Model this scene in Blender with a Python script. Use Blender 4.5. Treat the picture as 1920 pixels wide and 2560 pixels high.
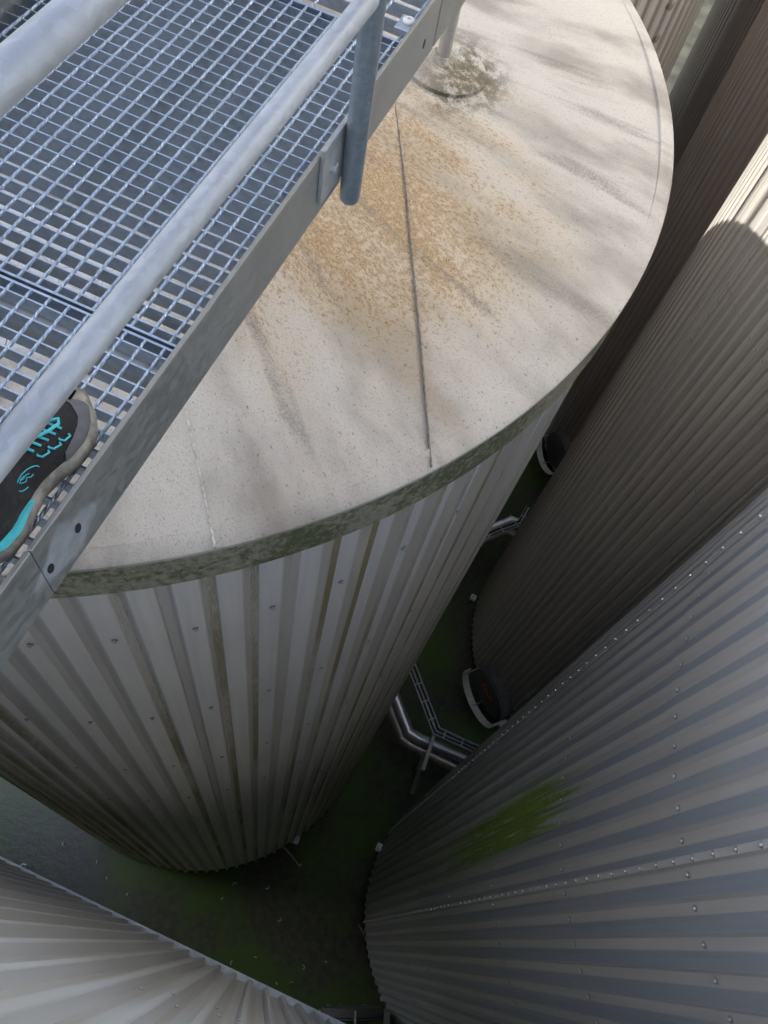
import bpy, math, random
from mathutils import Vector, Matrix
random.seed(7)
for o in list(bpy.data.objects): bpy.data.objects.remove(o)
S = bpy.context.scene
COL = S.collection
R = math.radians
CZ = 13.35                       # camera height above the yard floor

# ------------------------------------------------------------------ camera
cam_d = bpy.data.cameras.new('camera'); cam = bpy.data.objects.new('camera', cam_d); COL.objects.link(cam)
cam_d.sensor_fit = 'VERTICAL'; cam_d.sensor_height = 24.0; cam_d.lens = 24.0 * 2042.5 / 2560.0
cam_d.clip_start = 0.02; cam_d.clip_end = 500
# rows: world axes (x across the walkway, y along it, z up) in camera axes (right, down, forward)
MX = ((0.91140113, 0.40511805, -0.07230035), (0.38840974, -0.78879274, 0.47638629), (0.1359627, -0.46226116, -0.87625839))
right = Vector((MX[0][0], MX[1][0], MX[2][0])); down = Vector((MX[0][1], MX[1][1], MX[2][1])); fwd = Vector((MX[0][2], MX[1][2], MX[2][2]))
m = Matrix((right, -down, -fwd)).transposed().to_4x4(); m.translation = Vector((0, 0, CZ)); cam.matrix_world = m
S.camera = cam
# ------------------------------------------------------------------ sky, sun, exposure
SUN = Vector((-0.65, -0.35, 0.67)).normalized()
W = bpy.data.worlds.new('World'); S.world = W; W.use_nodes = True
wn = W.node_tree.nodes; wl = W.node_tree.links
sky = wn.new('ShaderNodeTexSky'); sky.sky_type = 'NISHITA'; sky.sun_disc = False
sky.sun_elevation = math.asin(SUN.z); sky.sun_rotation = math.atan2(SUN.x, SUN.y)
sky.air_density = 1.0; sky.dust_density = 2.5; sky.ozone_density = 1.0
hs = wn.new('ShaderNodeHueSaturation'); hs.inputs['Saturation'].default_value = .74      # thin bright cloud
wl.new(sky.outputs[0], hs.inputs['Color']); wl.new(hs.outputs[0], wn['Background'].inputs[0]); wn['Background'].inputs[1].default_value = 0.13
sd = bpy.data.lights.new('sun', 'SUN'); sd.energy = 5.0; sd.angle = R(0.5); sd.color = (1.0, 0.95, 0.87)
so = bpy.data.objects.new('sun', sd); COL.objects.link(so); so.rotation_euler = SUN.to_track_quat('Z', 'Y').to_euler(); so.location = (0, 0, 40)
S.view_settings.view_transform = 'Standard'; S.view_settings.look = 'None'; S.view_settings.gamma = 1.0
S.view_settings.use_curve_mapping = False
S.view_settings.exposure = 1.33
S.render.engine = 'CYCLES'
S.cycles.max_bounces = 10; S.cycles.diffuse_bounces = 7; S.cycles.glossy_bounces = 4
S.cycles.caustics_reflective = True; S.cycles.blur_glossy = .2; S.cycles.sample_clamp_indirect = 8.0

# ------------------------------------------------------------------ helpers
def tag(o, label=None, cat=None, group=None, kind=None):
    if label: o['label'] = label
    if cat: o['category'] = cat
    if group: o['group'] = group
    if kind: o['kind'] = kind
    return o
def empty(name, loc=(0, 0, 0), parent=None):
    o = bpy.data.objects.new(name, None); COL.objects.link(o); o.location = loc; o.empty_display_size = .1
    if parent: o.parent = parent
    return o
def mesh(name, v, f, smooth=False, uv=None):
    me = bpy.data.meshes.new(name); me.from_pydata([tuple(p) for p in v], [], f)
    if uv is not None:
        l = me.uv_layers.new(name='UVMap')
        for lp in me.loops: l.data[lp.index].uv = uv[lp.vertex_index]
    if smooth: me.polygons.foreach_set('use_smooth', [True] * len(me.polygons))
    me.update(); return me
def obj(name, me, mat=None, parent=None, loc=None, mw=None):
    o = bpy.data.objects.new(name, me); COL.objects.link(o)
    if parent: o.parent = parent
    if mat and not me.materials: me.materials.append(mat)
    if loc is not None: o.location = loc
    if mw is not None: o.matrix_basis = mw
    return o
class MB:
    def __init__(s): s.v = []; s.f = []
    def add(s, v, f):
        n = len(s.v); s.v += [Vector(p) for p in v]; s.f += [tuple(i + n for i in q) for q in f]; return s
    def box(s, a, b, bev=0.0):
        (x0, y0, z0), (x1, y1, z1) = a, b
        if bev <= 0:
            v = [(x0, y0, z0), (x1, y0, z0), (x1, y1, z0), (x0, y1, z0), (x0, y0, z1), (x1, y0, z1), (x1, y1, z1), (x0, y1, z1)]
            return s.add(v, [(3, 2, 1, 0), (4, 5, 6, 7), (0, 1, 5, 4), (1, 2, 6, 5), (2, 3, 7, 6), (3, 0, 4, 7)])
        # chamfered box as stacked rings
        rings = []
        for z, i in ((z0, bev), (z0 + bev, 0), (z1 - bev, 0), (z1, bev)):
            c = bev if i == 0 else bev
            xa, xb, ya, yb = x0 + i, x1 - i, y0 + i, y1 - i
            rings.append([(xa + c, ya, z), (xb - c, ya, z), (xb, ya + c, z), (xb, yb - c, z), (xb - c, yb, z), (xa + c, yb, z), (xa, yb - c, z), (xa, ya + c, z)])
        return s.rings(rings, True)
    def rings(s, rings, caps=True, closed=True):
        k = len(rings[0]); v = [p for r in rings for p in r]; f = []
        for i in range(len(rings) - 1):
            for j in range(k if closed else k - 1):
                a = i * k + j; b = i * k + (j + 1) % k
                f.append((a, b, b + k, a + k))
        if caps: f.append(tuple(range(k - 1, -1, -1))); f.append(tuple(range((len(rings) - 1) * k, len(rings) * k)))
        return s.add(v, f)
    def tube(s, pts, r, n=12, caps=True):
        pts = [Vector(p) for p in pts]; rings = []; up = None
        rr = r if isinstance(r, (list, tuple)) else [r] * len(pts)
        for i, p in enumerate(pts):
            d0 = (p - pts[i - 1]).normalized() if i else None
            d1 = (pts[i + 1] - p).normalized() if i < len(pts) - 1 else None
            d = (d0 + d1).normalized() if d0 and d1 else (d0 or d1)
            sc = 1.0
            if d0 and d1: sc = 1 / max(.4, d.dot(d1))
            if up is None: up = d.orthogonal().normalized()
            up = (up - d * up.dot(d)).normalized(); sd_ = d.cross(up)
            q = []
            for k in range(n):
                a = 2 * math.pi * k / n
                q.append(p + (up * math.cos(a) + sd_ * math.sin(a)) * rr[i])
            rings.append(q)
        return s.rings(rings, caps)
    def build(s, name, mat, parent=None, smooth=False, loc=None, mw=None):
        return obj(name, mesh(name, s.v, s.f, smooth), mat, parent, loc, mw)
def auto(o, ang=35):
    me = o.data
    me.polygons.foreach_set('use_smooth', [True] * len(me.polygons))
    me.set_sharp_from_angle(angle=R(ang)); return o

# ------------------------------------------------------------------ materials
class N:
    def __init__(s, name):
        s.m = bpy.data.materials.new(name); s.m.use_nodes = True; s.t = s.m.node_tree; s.b = s.t.nodes['Principled BSDF']; s.tc = None
    def n(s, t, **k):
        x = s.t.nodes.new(t)
        for a, b in k.items(): setattr(x, a, b)
        return x
    def L(s, a, b): s.t.links.new(a, b)
    def co(s, w='Object'):
        if not s.tc: s.tc = s.n('ShaderNodeTexCoord')
        return s.tc.outputs[w]
    def inp(s, sock, v):
        if hasattr(v, 'is_linked'): s.L(v, sock)
        else: sock.default_value = v
    def math(s, op, a, b=0.0, c=None, clamp=False):
        x = s.n('ShaderNodeMath', operation=op, use_clamp=clamp); s.inp(x.inputs[0], a); s.inp(x.inputs[1], b)
        if c is not None: s.inp(x.inputs[2], c)
        return x.outputs[0]
    def sep(s, v):
        x = s.n('ShaderNodeSeparateXYZ'); s.L(v, x.inputs[0]); return x.outputs
    def comb(s, a, b, c=0.0):
        x = s.n('ShaderNodeCombineXYZ'); s.inp(x.inputs[0], a); s.inp(x.inputs[1], b); s.inp(x.inputs[2], c); return x.outputs[0]
    def noise(s, vec, scale, detail=4, rough=.55, dist=0.0):
        x = s.n('ShaderNodeTexNoise'); s.L(vec, x.inputs['Vector']); x.inputs['Scale'].default_value = scale
        x.inputs['Detail'].default_value = detail; x.inputs['Roughness'].default_value = rough; x.inputs['Distortion'].default_value = dist
        return x.outputs[0]
    def vor(s, vec, scale, feat='F1', out=0):
        x = s.n('ShaderNodeTexVoronoi', feature=feat); s.L(vec, x.inputs['Vector']); x.inputs['Scale'].default_value = scale
        return x.outputs[out]
    def scale(s, vec, sx, sy, sz):
        x = s.n('ShaderNodeMapping'); s.L(vec, x.inputs[0]); x.inputs['Scale'].default_value = (sx, sy, sz); return x.outputs[0]
    def ss(s, v, a, b):            # smooth step from a to b
        x = s.n('ShaderNodeMapRange', interpolation_type='SMOOTHSTEP'); s.inp(x.inputs[0], v)
        x.inputs[1].default_value = a; x.inputs[2].default_value = b; return x.outputs[0]
    def mix(s, f, a, b):
        x = s.n('ShaderNodeMix', data_type='RGBA'); s.inp(x.inputs[0], f)
        for k, v in ((6, a), (7, b)):
            if hasattr(v, 'is_linked'): s.L(v, x.inputs[k])
            else: x.inputs[k].default_value = (*v, 1)
        return x.outputs[2]
    def bump(s, h, strength=.3, dist=.01):
        x = s.n('ShaderNodeBump'); s.L(h, x.inputs['Height']); x.inputs['Strength'].default_value = strength; x.inputs['Distance'].default_value = dist
        s.L(x.outputs[0], s.b.inputs['Normal'])
    def set(s, col=None, rough=None, metal=None, spec=None):
        for k, v in (('Base Color', col), ('Roughness', rough), ('Metallic', metal), ('Specular IOR Level', spec)):
            if v is None: continue
            if k == 'Base Color' and isinstance(v, tuple): v = (*v, 1)
            s.inp(s.b.inputs[k], v)
        return s.m
def flat(name, col, rough=.6, metal=0.0, var=.12, sc=18.0):
    n = N(name); a = n.noise(n.co(), sc, 5)
    c = n.mix(n.ss(a, .3, .7), tuple(x * (1 - var) for x in col), tuple(min(1, x * (1 + var)) for x in col))
    n.bump(n.noise(n.co(), sc * 8, 3), .08, .003)
    return n.set(c, rough, metal)
def galv(name, base=(.46, .49, .53), rough=.42, metal=.75, sc=70.0):
    n = N(name); p = n.co()
    sp = n.vor(n.scale(p, 1, .55, 1), sc, 'F1', 1); x = n.sep(sp)[0]
    big = n.noise(p, 6, 4)
    v = n.math('ADD', n.math('MULTIPLY', x, .16), n.math('MULTIPLY', big, .55))
    c = n.mix(n.ss(v, .18, .56), tuple(k * .82 for k in base), tuple(k * 1.12 for k in base))
    spots = n.ss(n.noise(p, 55, 3), .66, .74)
    c = n.mix(n.math('MULTIPLY', spots, .35), c, (.62, .63, .62))
    n.bump(n.noise(p, 160, 3), .08, .002)
    return n.set(c, n.math('ADD', n.math('MULTIPLY', x, .09), rough - .04), metal)
M = {}
M['galv'] = galv('galvanised_steel')
M['galv_rail'] = galv('galvanised_tube', (.47, .49, .52), .5, .45, 130)
M['galv_post'] = galv('galvanised_post', (.29, .345, .39), .42, .7, 120)
M['galv_dull'] = galv('dull_galvanised', (.43, .44, .43), .55, .55, 90)
M['grate'] = galv('grating_steel', (.46, .53, .62), .38, .9, 120)
M['steel'] = flat('brushed_steel', (.66, .66, .68), .34, .9, .06, 30)
M['shaded_steel'] = flat('shaded_pipe_jacket', (.50, .46, .42), .4, .8, .15, 20)  # darker, browner copy of the pipe steel, with shade put into the colour
M['screw'] = flat('screw_steel', (.58, .60, .61), .4, .8, .1, 200)
M['washer'] = flat('grey_washer', (.20, .20, .20), .6, .2, .2, 200)
M['dark'] = flat('dark_shell', (.02, .02, .02), .9, 0, .1)
M['neck'] = flat('dark_rubber_cover', (.10, .10, .098), .7, 0, .15)
M['gap'] = flat('black_rubber_and_hole_dark', (.015, .016, .018), .7)
M['white_box'] = flat('white_plastic_lit_ring', (.75, .75, .72), .4)
M['scrap'] = flat('pale_scrap', (.42, .43, .40), .5)
M['orange'] = flat('orange_paint', (.75, .10, .02), .5, 0, .25, 60)
M['bracket'] = galv('mossy_bracket', (.42, .44, .40), .55, .5, 40)

def cladding(name, base, metal, rough, moss=0.0, warm=(.0, .0, .0), dirt=.25, streak=.3, rib=.0, r0=.54, r1=.84, ribcol=(.6, .58, .53)):
    n = N(name); uv = n.sep(n.co('UV')); u, v = uv[0], uv[1]
    fr = n.math('FRACT', u); idx = n.math('FLOOR', u)
    p = n.comb(n.math('MULTIPLY', u, .9), n.math('MULTIPLY', v, .22), 0.0)
    s1 = n.noise(p, 3.0, 3, .6)
    blot = n.noise(n.co(), 1.1, 3, .6)
    c = n.mix(n.math('MULTIPLY', n.ss(s1, .35, .75), streak), base, tuple(k * .62 for k in base))
    c = n.mix(n.math('MULTIPLY', n.ss(blot, .4, .7), dirt), c, tuple(b * .7 + w for b, w in zip(base, warm)))
    fine = n.noise(n.comb(n.math('MULTIPLY', u, 6.0), n.math('MULTIPLY', v, 1.5), 0.0), 6.0, 3, .7)
    c = n.mix(n.math('MULTIPLY', n.ss(fine, .5, .8), .15), c, tuple(k * .5 for k in base))
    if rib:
        # rib tint, painting in the shade and reflections that set ribs off from pans
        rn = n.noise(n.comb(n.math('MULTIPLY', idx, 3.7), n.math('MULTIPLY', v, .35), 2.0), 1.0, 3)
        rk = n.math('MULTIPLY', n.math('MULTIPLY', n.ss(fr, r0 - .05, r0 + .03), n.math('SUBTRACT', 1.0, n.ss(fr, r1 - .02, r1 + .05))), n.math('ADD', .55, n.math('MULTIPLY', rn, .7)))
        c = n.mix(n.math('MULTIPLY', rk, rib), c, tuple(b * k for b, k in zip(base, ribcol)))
    met = metal; rg = n.math('ADD', rough - .06, n.math('MULTIPLY', s1, .14))
    if moss:
        w = n.n('ShaderNodeTexWhiteNoise', noise_dimensions='1D'); n.L(idx, w.inputs['W'])
        pick = n.ss(w.outputs[0], .15, .5)
        nn = n.noise(n.comb(n.math('MULTIPLY', u, 9.0), n.math('MULTIPLY', v, 3.0), 0.0), 4.0, 6, .7)
        inrib = n.math('MULTIPLY', n.ss(fr, .56, .64), n.math('SUBTRACT', 1.0, n.ss(fr, .80, .90)))
        lo = n.noise(n.comb(idx, n.math('MULTIPLY', v, .6), 0.0), .9, 3)
        mk = n.math('MULTIPLY', n.math('MULTIPLY', inrib, pick), n.ss(n.math('ADD', n.math('MULTIPLY', nn, .55), n.math('MULTIPLY', lo, .6)), .46, .66))
        mk = n.math('MULTIPLY', mk, moss)
        mc = n.mix(n.ss(nn, .35, .7), (.13, .115, .05), (.30, .23, .105))
        c = n.mix(mk, c, mc); met = n.math('MULTIPLY', n.math('SUBTRACT', 1.0, mk), metal)
        rg = n.math('ADD', rg, n.math('MULTIPLY', mk, .4))
    n.bump(n.noise(n.co(), 2.6, 2), .25, .03)
    return n, c, rg, met
def clad_mat(*a, **k):
    n, c, r, me = cladding(*a, **k); return n.set(c, r, me)
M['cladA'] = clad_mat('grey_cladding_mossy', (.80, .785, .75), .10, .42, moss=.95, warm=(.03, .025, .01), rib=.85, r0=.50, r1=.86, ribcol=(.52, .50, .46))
M['cladB'] = clad_mat('brown_grey_cladding', (.56, .49, .445), .35, .34, warm=(.02, .012, .005), rib=.6, r0=.38, r1=.80)
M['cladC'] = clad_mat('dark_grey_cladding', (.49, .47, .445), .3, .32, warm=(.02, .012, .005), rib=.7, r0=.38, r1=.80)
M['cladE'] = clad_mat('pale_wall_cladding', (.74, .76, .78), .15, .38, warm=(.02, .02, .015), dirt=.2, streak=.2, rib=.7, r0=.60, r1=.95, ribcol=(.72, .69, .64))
M['cladF'] = clad_mat('weathered_pale_cladding', (.46, .45, .42), .35, .5, moss=.35, warm=(.03, .025, .015), dirt=.4, rib=.5, r0=.5, r1=.86)
def cladD_mat():
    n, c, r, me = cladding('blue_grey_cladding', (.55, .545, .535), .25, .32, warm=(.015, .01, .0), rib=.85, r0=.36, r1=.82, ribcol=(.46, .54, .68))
    uv = n.sep(n.co('UV')); u, v = uv[0], uv[1]
    # green algae stain running down the sheet below one screw row
    du = n.math('SUBTRACT', u, DU0); hv = n.math('SUBTRACT', DV0, v)
    side = n.ss(n.math('ABSOLUTE', n.math('ADD', du, n.math('MULTIPLY', hv, -.20))), 2.0, .7)
    top = n.math('MULTIPLY', n.ss(hv, -.05, .35), n.ss(hv, 4.2, .6))
    hv = n.math('ADD', hv, n.math('MULTIPLY', n.math('SUBTRACT', n.noise(n.comb(n.math('MULTIPLY', u, 3.0), n.math('MULTIPLY', v, .5), 4.0), 1.6, 4, .6), .5), 2.2))
    top = n.math('MULTIPLY', n.ss(hv, -.25, .55), n.ss(hv, 4.4, .9))
    q = n.noise(n.comb(n.math('MULTIPLY', u, 2.2), n.math('MULTIPLY', v, .55), 0.0), 2.6, 6, .62)
    mk = n.math('MULTIPLY', n.math('MULTIPLY', side, top), n.ss(q, .28, .50))
    fine = n.noise(n.co(), 60, 4)
    mc = n.mix(n.ss(fine, .4, .65), (.12, .21, .012), (.22, .31, .03))
    mk = n.math('MULTIPLY', mk, 1.25, clamp=True)
    c = n.mix(n.math('MULTIPLY', mk, .95), c, mc)
    return n.set(c, n.math('ADD', r, n.math('MULTIPLY', mk, .35)), n.math('MULTIPLY', n.math('SUBTRACT', 1.0, mk), .25))

PDX, PDY = 1.46, .26
CRX, CRY = .74, -1.40
M['cladS'] = clad_mat('sun_bounce_cladding', (.80, .76, .69), .9, .20, dirt=.1, streak=.1)  # shiny sheet added on unseen tank tops to throw sun onto the roof
def roof_mat():
    n = N('weathered_roof_coating'); o = n.co(); x, y, z = n.sep(o)[0:3]
    r = n.math('SQRT', n.math('ADD', n.math('MULTIPLY', x, x), n.math('MULTIPLY', y, y)))
    th = n.math('ARCTAN2', y, x)
    flow = n.comb(n.math('MULTIPLY', th, 1.6), n.math('MULTIPLY', r, .16), 0.0)
    wob = n.noise(o, 1.1, 3); flow2 = n.comb(n.math('ADD', n.math('MULTIPLY', th, 1.6), n.math('MULTIPLY', wob, .12)), n.math('MULTIPLY', r, .3), 0.0)
    broad = n.noise(flow2, 5.5, 4, .5)
    c = n.mix(n.ss(broad, .40, .66), (.52, .485, .425), (.29, .262, .222))
    cloud = n.noise(o, 1.6, 5, .6)
    c = n.mix(n.math('MULTIPLY', n.ss(cloud, .45, .7), .45), c, (.57, .54, .475))
    # grainy dirt
    gr = n.noise(o, 130, 4, .7)
    c = n.mix(n.math('MULTIPLY', n.ss(gr, .50, .72), .45), c, (.19, .165, .13))
    # warm stain around the middle of the visible roof
    dx = n.math('SUBTRACT', x, 1.50); dy = n.math('SUBTRACT', y, -.56)
    d = n.math('SQRT', n.math('ADD', n.math('MULTIPLY', n.math('MULTIPLY', dx, dx), .9), n.math('MULTIPLY', n.math('MULTIPLY', dy, dy), .75)))
    dn = n.math('ADD', d, n.math('MULTIPLY', n.math('SUBTRACT', n.noise(flow2, 7, 4), .5), 1.1))
    zone = n.ss(dn, .88, .02)
    c = n.mix(n.math('MULTIPLY', zone, .65), c, (.50, .345, .16))
    # crawling rust flecks, drawn out downhill
    fl = n.comb(n.math('ADD', n.math('MULTIPLY', th, 3.6), n.math('MULTIPLY', n.noise(o, 9, 3), .10)), r, 0.0)
    v1 = n.noise(fl, 105, 5, .66, .3)
    worm = n.ss(n.math('ABSOLUTE', n.math('SUBTRACT', v1, .53)), .045, .012)
    brk = n.ss(n.math('ADD', n.noise(fl, 40, 5, .68), n.math('MULTIPLY', n.math('SUBTRACT', zone, .5), .22)), .50, .60)
    fleck = n.math('MULTIPLY', worm, brk)
    c = n.mix(n.math('MULTIPLY', n.math('MULTIPLY', brk, zone), .35), c, (.42, .23, .05))
    c = n.mix(n.math('MULTIPLY', n.math('MULTIPLY', fleck, n.ss(zone, .02, .4)), .9), c, (.095, .045, .008))
    v2 = n.noise(n.comb(n.math('MULTIPLY', th, 4.2), n.math('MULTIPLY', r, 1.0), 3.0), 60, 4, .6, .4)
    sp = n.ss(v2, .63, .68)
    wide = n.ss(d, 2.4, .4)
    c = n.mix(n.math('MULTIPLY', n.math('MULTIPLY', sp, wide), .8), c, (.16, .11, .045))
    # grey radial smears
    sm = n.noise(n.comb(n.math('ADD', n.math('MULTIPLY', th, 3.6), n.math('MULTIPLY', wob, .04)), n.math('MULTIPLY', r, .26), 5.0), 4.2, 4, .5)
    c = n.mix(n.math('MULTIPLY', n.math('MULTIPLY', n.ss(sm, .54, .68), n.ss(gr, .20, .6)), .7), c, (.17, .148, .12))
    # short dark lichen dashes everywhere
    v3 = n.noise(n.comb(n.math('MULTIPLY', th, 7.0), n.math('MULTIPLY', r, 2.4), 9.0), 26, 2, .5)
    c = n.mix(n.math('MULTIPLY', n.ss(v3, .69, .74), .5), c, (.11, .095, .06))
    # brown grime gathered round the support pad
    gx = n.math('SUBTRACT', x, PDX); gy = n.math('SUBTRACT', y, PDY)
    gd = n.math('SQRT', n.math('ADD', n.math('MULTIPLY', gx, gx), n.math('MULTIPLY', gy, gy)))
    gm = n.math('MULTIPLY', n.math('MULTIPLY', n.ss(gd, .36, .17), n.ss(gx, -.12, .10)), n.ss(n.math('ADD', n.noise(o, 14, 5, .7), n.math('MULTIPLY', gr, .4)), .58, .78))
    c = n.mix(n.math('MULTIPLY', gm, .95), c, (.085, .068, .032))
    # flaking pale paint with drying cracks on the part below the walkway
    ex = n.math('SUBTRACT', x, CRX); ey = n.math('SUBTRACT', y, CRY)
    ed = n.math('ADD', n.math('SQRT', n.math('ADD', n.math('MULTIPLY', ex, ex), n.math('MULTIPLY', ey, ey))), n.math('MULTIPLY', n.math('SUBTRACT', n.noise(o, 5, 4), .5), .35))
    pz = n.ss(ed, .30, .24)
    ck = n.ss(n.vor(n.comb(n.math('ADD', x, n.math('MULTIPLY', n.noise(o, 8, 3), .06)), y, 0.0), 11, 'DISTANCE_TO_EDGE'), .012, .003)
    c = n.mix(n.math('MULTIPLY', pz, .85), c, (.60, .60, .59))
    c = n.mix(n.math('MULTIPLY', n.math('MULTIPLY', pz, ck), .9), c, (.10, .09, .08))
    h = n.math('ADD', n.math('MULTIPLY', gr, .5), n.math('MULTIPLY', v1, .5))
    n.bump(h, .35, .012)
    return n.set(c, .62, 0.0, .4)
def fascia_mat():
    n = N('mossy_fascia'); o = n.co(); x, y, z = n.sep(o)[0:3]
    th = n.math('ARCTAN2', y, x)
    a = n.noise(n.comb(n.math('MULTIPLY', th, 2.5), n.math('MULTIPLY', z, 1.2), 0.0), 2.2, 6, .65)
    b = n.noise(o, 38, 5, .75)
    c = n.mix(n.ss(b, .35, .7), (.33, .31, .23), (.20, .195, .125))
    mk = n.math('MULTIPLY', n.ss(n.math('ADD', n.math('MULTIPLY', a, .6), n.math('MULTIPLY', b, .45)), .45, .57), 1.0)
    c = n.mix(n.math('MULTIPLY', mk, .8), c, (.065, .082, .022))
    st = n.noise(n.comb(n.math('MULTIPLY', th, 14.0), n.math('MULTIPLY', z, .6), 0.0), 2.5, 4)
    c = n.mix(n.math('MULTIPLY', n.ss(st, .58, .72), .5), c, (.30, .28, .23))
    n.bump(b, .4, .01); return n.set(c, .8)
def ground_mat():
    n = N('mossy_wet_concrete'); o = n.co()
    a = n.noise(o, .55, 5, .6); b = n.noise(o, 9, 6, .7); e = n.noise(o, .28, 4, .55, .4)
    c = n.mix(n.ss(b, .3, .7), (.045, .050, .030), (.085, .088, .058))
    c = n.mix(n.math('MULTIPLY', n.ss(a, .42, .58), .85), c, (.060, .115, .014))
    c = n.mix(n.math('MULTIPLY', n.ss(n.noise(o, 26, 5, .75), .6, .75), .35), c, (.13, .13, .11))
    x, y, z = n.sep(o)[0:3]
    wet = n.math('MULTIPLY', n.ss(x, -1.2, -3.2), n.ss(e, .30, .48))
    c = n.mix(n.math('MULTIPLY', wet, .6), c, (.05, .06, .075))
    n.bump(b, .3, .02)
    return n.set(c, n.math('SUBTRACT', .80, n.math('MULTIPLY', wet, .66)))
M['roof'] = roof_mat(); M['fascia'] = fascia_mat(); M['ground'] = ground_mat()
M['seam'] = flat('dark_sealant', (.16, .14, .11), .7, 0, .4, 60)
M['seam_pale'] = flat('pale_sealant', (.52, .50, .45), .6, 0, .3, 60)
M['lip'] = flat('pale_roof_edge', (.45, .43, .39), .6, 0, .15, 12)

# ------------------------------------------------------------------ ground
g = MB(); g.add([(-150, -150, 0), (150, -150, 0), (150, 150, 0), (-150, 150, 0)], [(0, 1, 2, 3)])
tag(g.build('ground', M['ground']), kind='structure')

M['concrete'] = flat('stained_concrete', (.045, .046, .034), .85, 0, .5, 1.3)
mb = MB(); mb.box((-12, 21.5, -.05), (20, 70, .004)); tag(mb.build('pavement', M['concrete']), kind='structure')
# ------------------------------------------------------------------ tanks
PROF_A = [(0, 0), (.50, 0), (.585, 1), (.80, 1), (.885, 0)]
PROF_D = [(0, 0), (.36, 0), (.50, 1), (.84, 1), (.98, 0)]
def sheet_mesh(r0, depth, nrib, a_pan, k0, k1, z0, z1, prof, extra=0.0, nz=2):
    """corrugated sheet from rib k0 to rib k1 (pan centre of rib 0 lies at angle a_pan)"""
    pitch = 2 * math.pi / nrib; pc = prof[1][0] / 2
    pts = []
    for k in range(k0, k1):
        for t, h in prof: pts.append((k + t, h))
    pts.append((k1, 0))
    v = []; uv = []; f = []
    for i in range(nz + 1):
        z = z0 + (z1 - z0) * i / nz
        for t, h in pts:
            a = a_pan + (t - pc) * pitch; r = r0 + h * depth + extra
            v.append((r * math.cos(a), r * math.sin(a), z)); uv.append((t, z))
    n = len(pts)
    for i in range(nz):
        for j in range(n - 1): f.append((i * n + j, i * n + j + 1, (i + 1) * n + j + 1, (i + 1) * n + j))
    # folded return at the bottom edge so that the sheet shows its thickness
    b = len(v)
    for t, h in pts:
        a = a_pan + (t - pc) * pitch; r = r0 + h * depth + extra - .004
        v.append((r * math.cos(a), r * math.sin(a), z0)); uv.append((t, z0))
    for j in range(n - 1): f.append((j, b + j, b + j + 1, j + 1))
    return mesh('cladding_sheet', v, f, False, uv)
def screw_mesh():
    mb = MB()
    def disc(r, n, h0, h1, r1):
        mb.rings([[(r * math.cos(2 * math.pi * k / n), r * math.sin(2 * math.pi * k / n), h0) for k in range(n)], [(r1 * math.cos(2 * math.pi * k / n), r1 * math.sin(2 * math.pi * k / n), h1) for k in range(n)]])
    disc(.0115, 12, 0, .004, .0100); disc(.0062, 6, .004, .0105, .0058)
    return mesh('screw', mb.v, mb.f)
SCREW = screw_mesh(); SCREW.materials.append(M['screw']); SCREW.materials.append(M['washer'])
for p_ in SCREW.polygons: p_.material_index = 1 if p_.index < 13 else 0
RIVET = None
def frame_out(c, r, a, z):
    """matrix with local z pointing outward from the wall at angle a"""
    o = Vector((math.cos(a), math.sin(a), 0)); t = Vector((-math.sin(a), math.cos(a), 0))
    mt = Matrix((Vector((0, 0, 1)).cross(o), Vector((0, 0, 1)), o)).transposed().to_4x4()
    mt.translation = Vector((r * math.cos(a), r * math.sin(a), z)); return mt
def shell(parent, r, z0, z1, name='inner_shell'):
    n = 72; mb = MB()
    mb.rings([[(r * math.cos(2 * math.pi * k / n), r * math.sin(2 * math.pi * k / n), z) for k in range(n)] for z in (z0, z1)])
    return mb.build(name, M['dark'], parent)
def plain_roof(parent, r, z, rise=.4):
    n = 96; mb = MB(); prof = [(r, z - .19), (r, z), (r - .05, z + .012), (.02, z + rise)]
    mb.rings([[(q * math.cos(2 * math.pi * k / n), q * math.sin(2 * math.pi * k / n), h) for k in range(n)] for q, h in prof])
    return auto(mb.build('roof', M['roof'], parent))
CB = .35                          # cladding starts this far above the floor
RIM = CZ - 2.117
def tank(name, label, c, r, nrib, a_pan, prof, depth, mat, splits, tiers, roof=True, group='corrugated steel tanks', top=None):
    t = empty(name, (c[0], c[1], 0)); tag(t, label, 'tank', group)
    top = top or RIM
    shell(t, r - .06, 0, top - .06)
    for ti, (z0, z1, ex) in enumerate(tiers):
        for a, b in zip(splits[:-1], splits[1:]):
            obj('cladding_sheet', sheet_mesh(r - depth / 2, depth, nrib, a_pan, a, b, z0, z1, prof, ex), mat if z0 < CZ - 2 else M['cladS'], t)  # tiers starting high up take the added sun-bounce sheet
    if roof: plain_roof(t, r + .035, top)
    return t
tD_ = None
def rows_of_screws(t, r, depth, nrib, a_pan, ks, depths, jit=.0):
    pitch = 2 * math.pi / nrib
    for d in depths:
        for k in ks:
            a = a_pan + k * pitch + random.uniform(-.002, .002)
            obj('screw', SCREW, None, t, mw=frame_out(None, r - depth / 2 + .0035 + (.004 if t == tD_ and d < 7 else 0) + (.004 if t == tD_ and d < 3.05 else 0), a, CZ - d + random.uniform(-.006, .006)))
def seam_screws(t, r, a_deg, d0, d1, step, parts_to):
    """screws along one vertical lap; the near ones are parts, the far ones are joined"""
    d = d0; mb = MB()
    while d < d1:
        mw = frame_out(None, r, R(a_deg) + random.uniform(-.0006, .0006), CZ - d)
        if d < parts_to: obj('screw', SCREW, None, t, mw=mw)
        else: mb.add([mw @ v.co for v in SCREW.vertices], [tuple(p.vertices) for p in SCREW.polygons])
        d += step
    if mb.v: tag(mb.build('seam_screws', M['screw'], t), kind='stuff')
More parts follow.
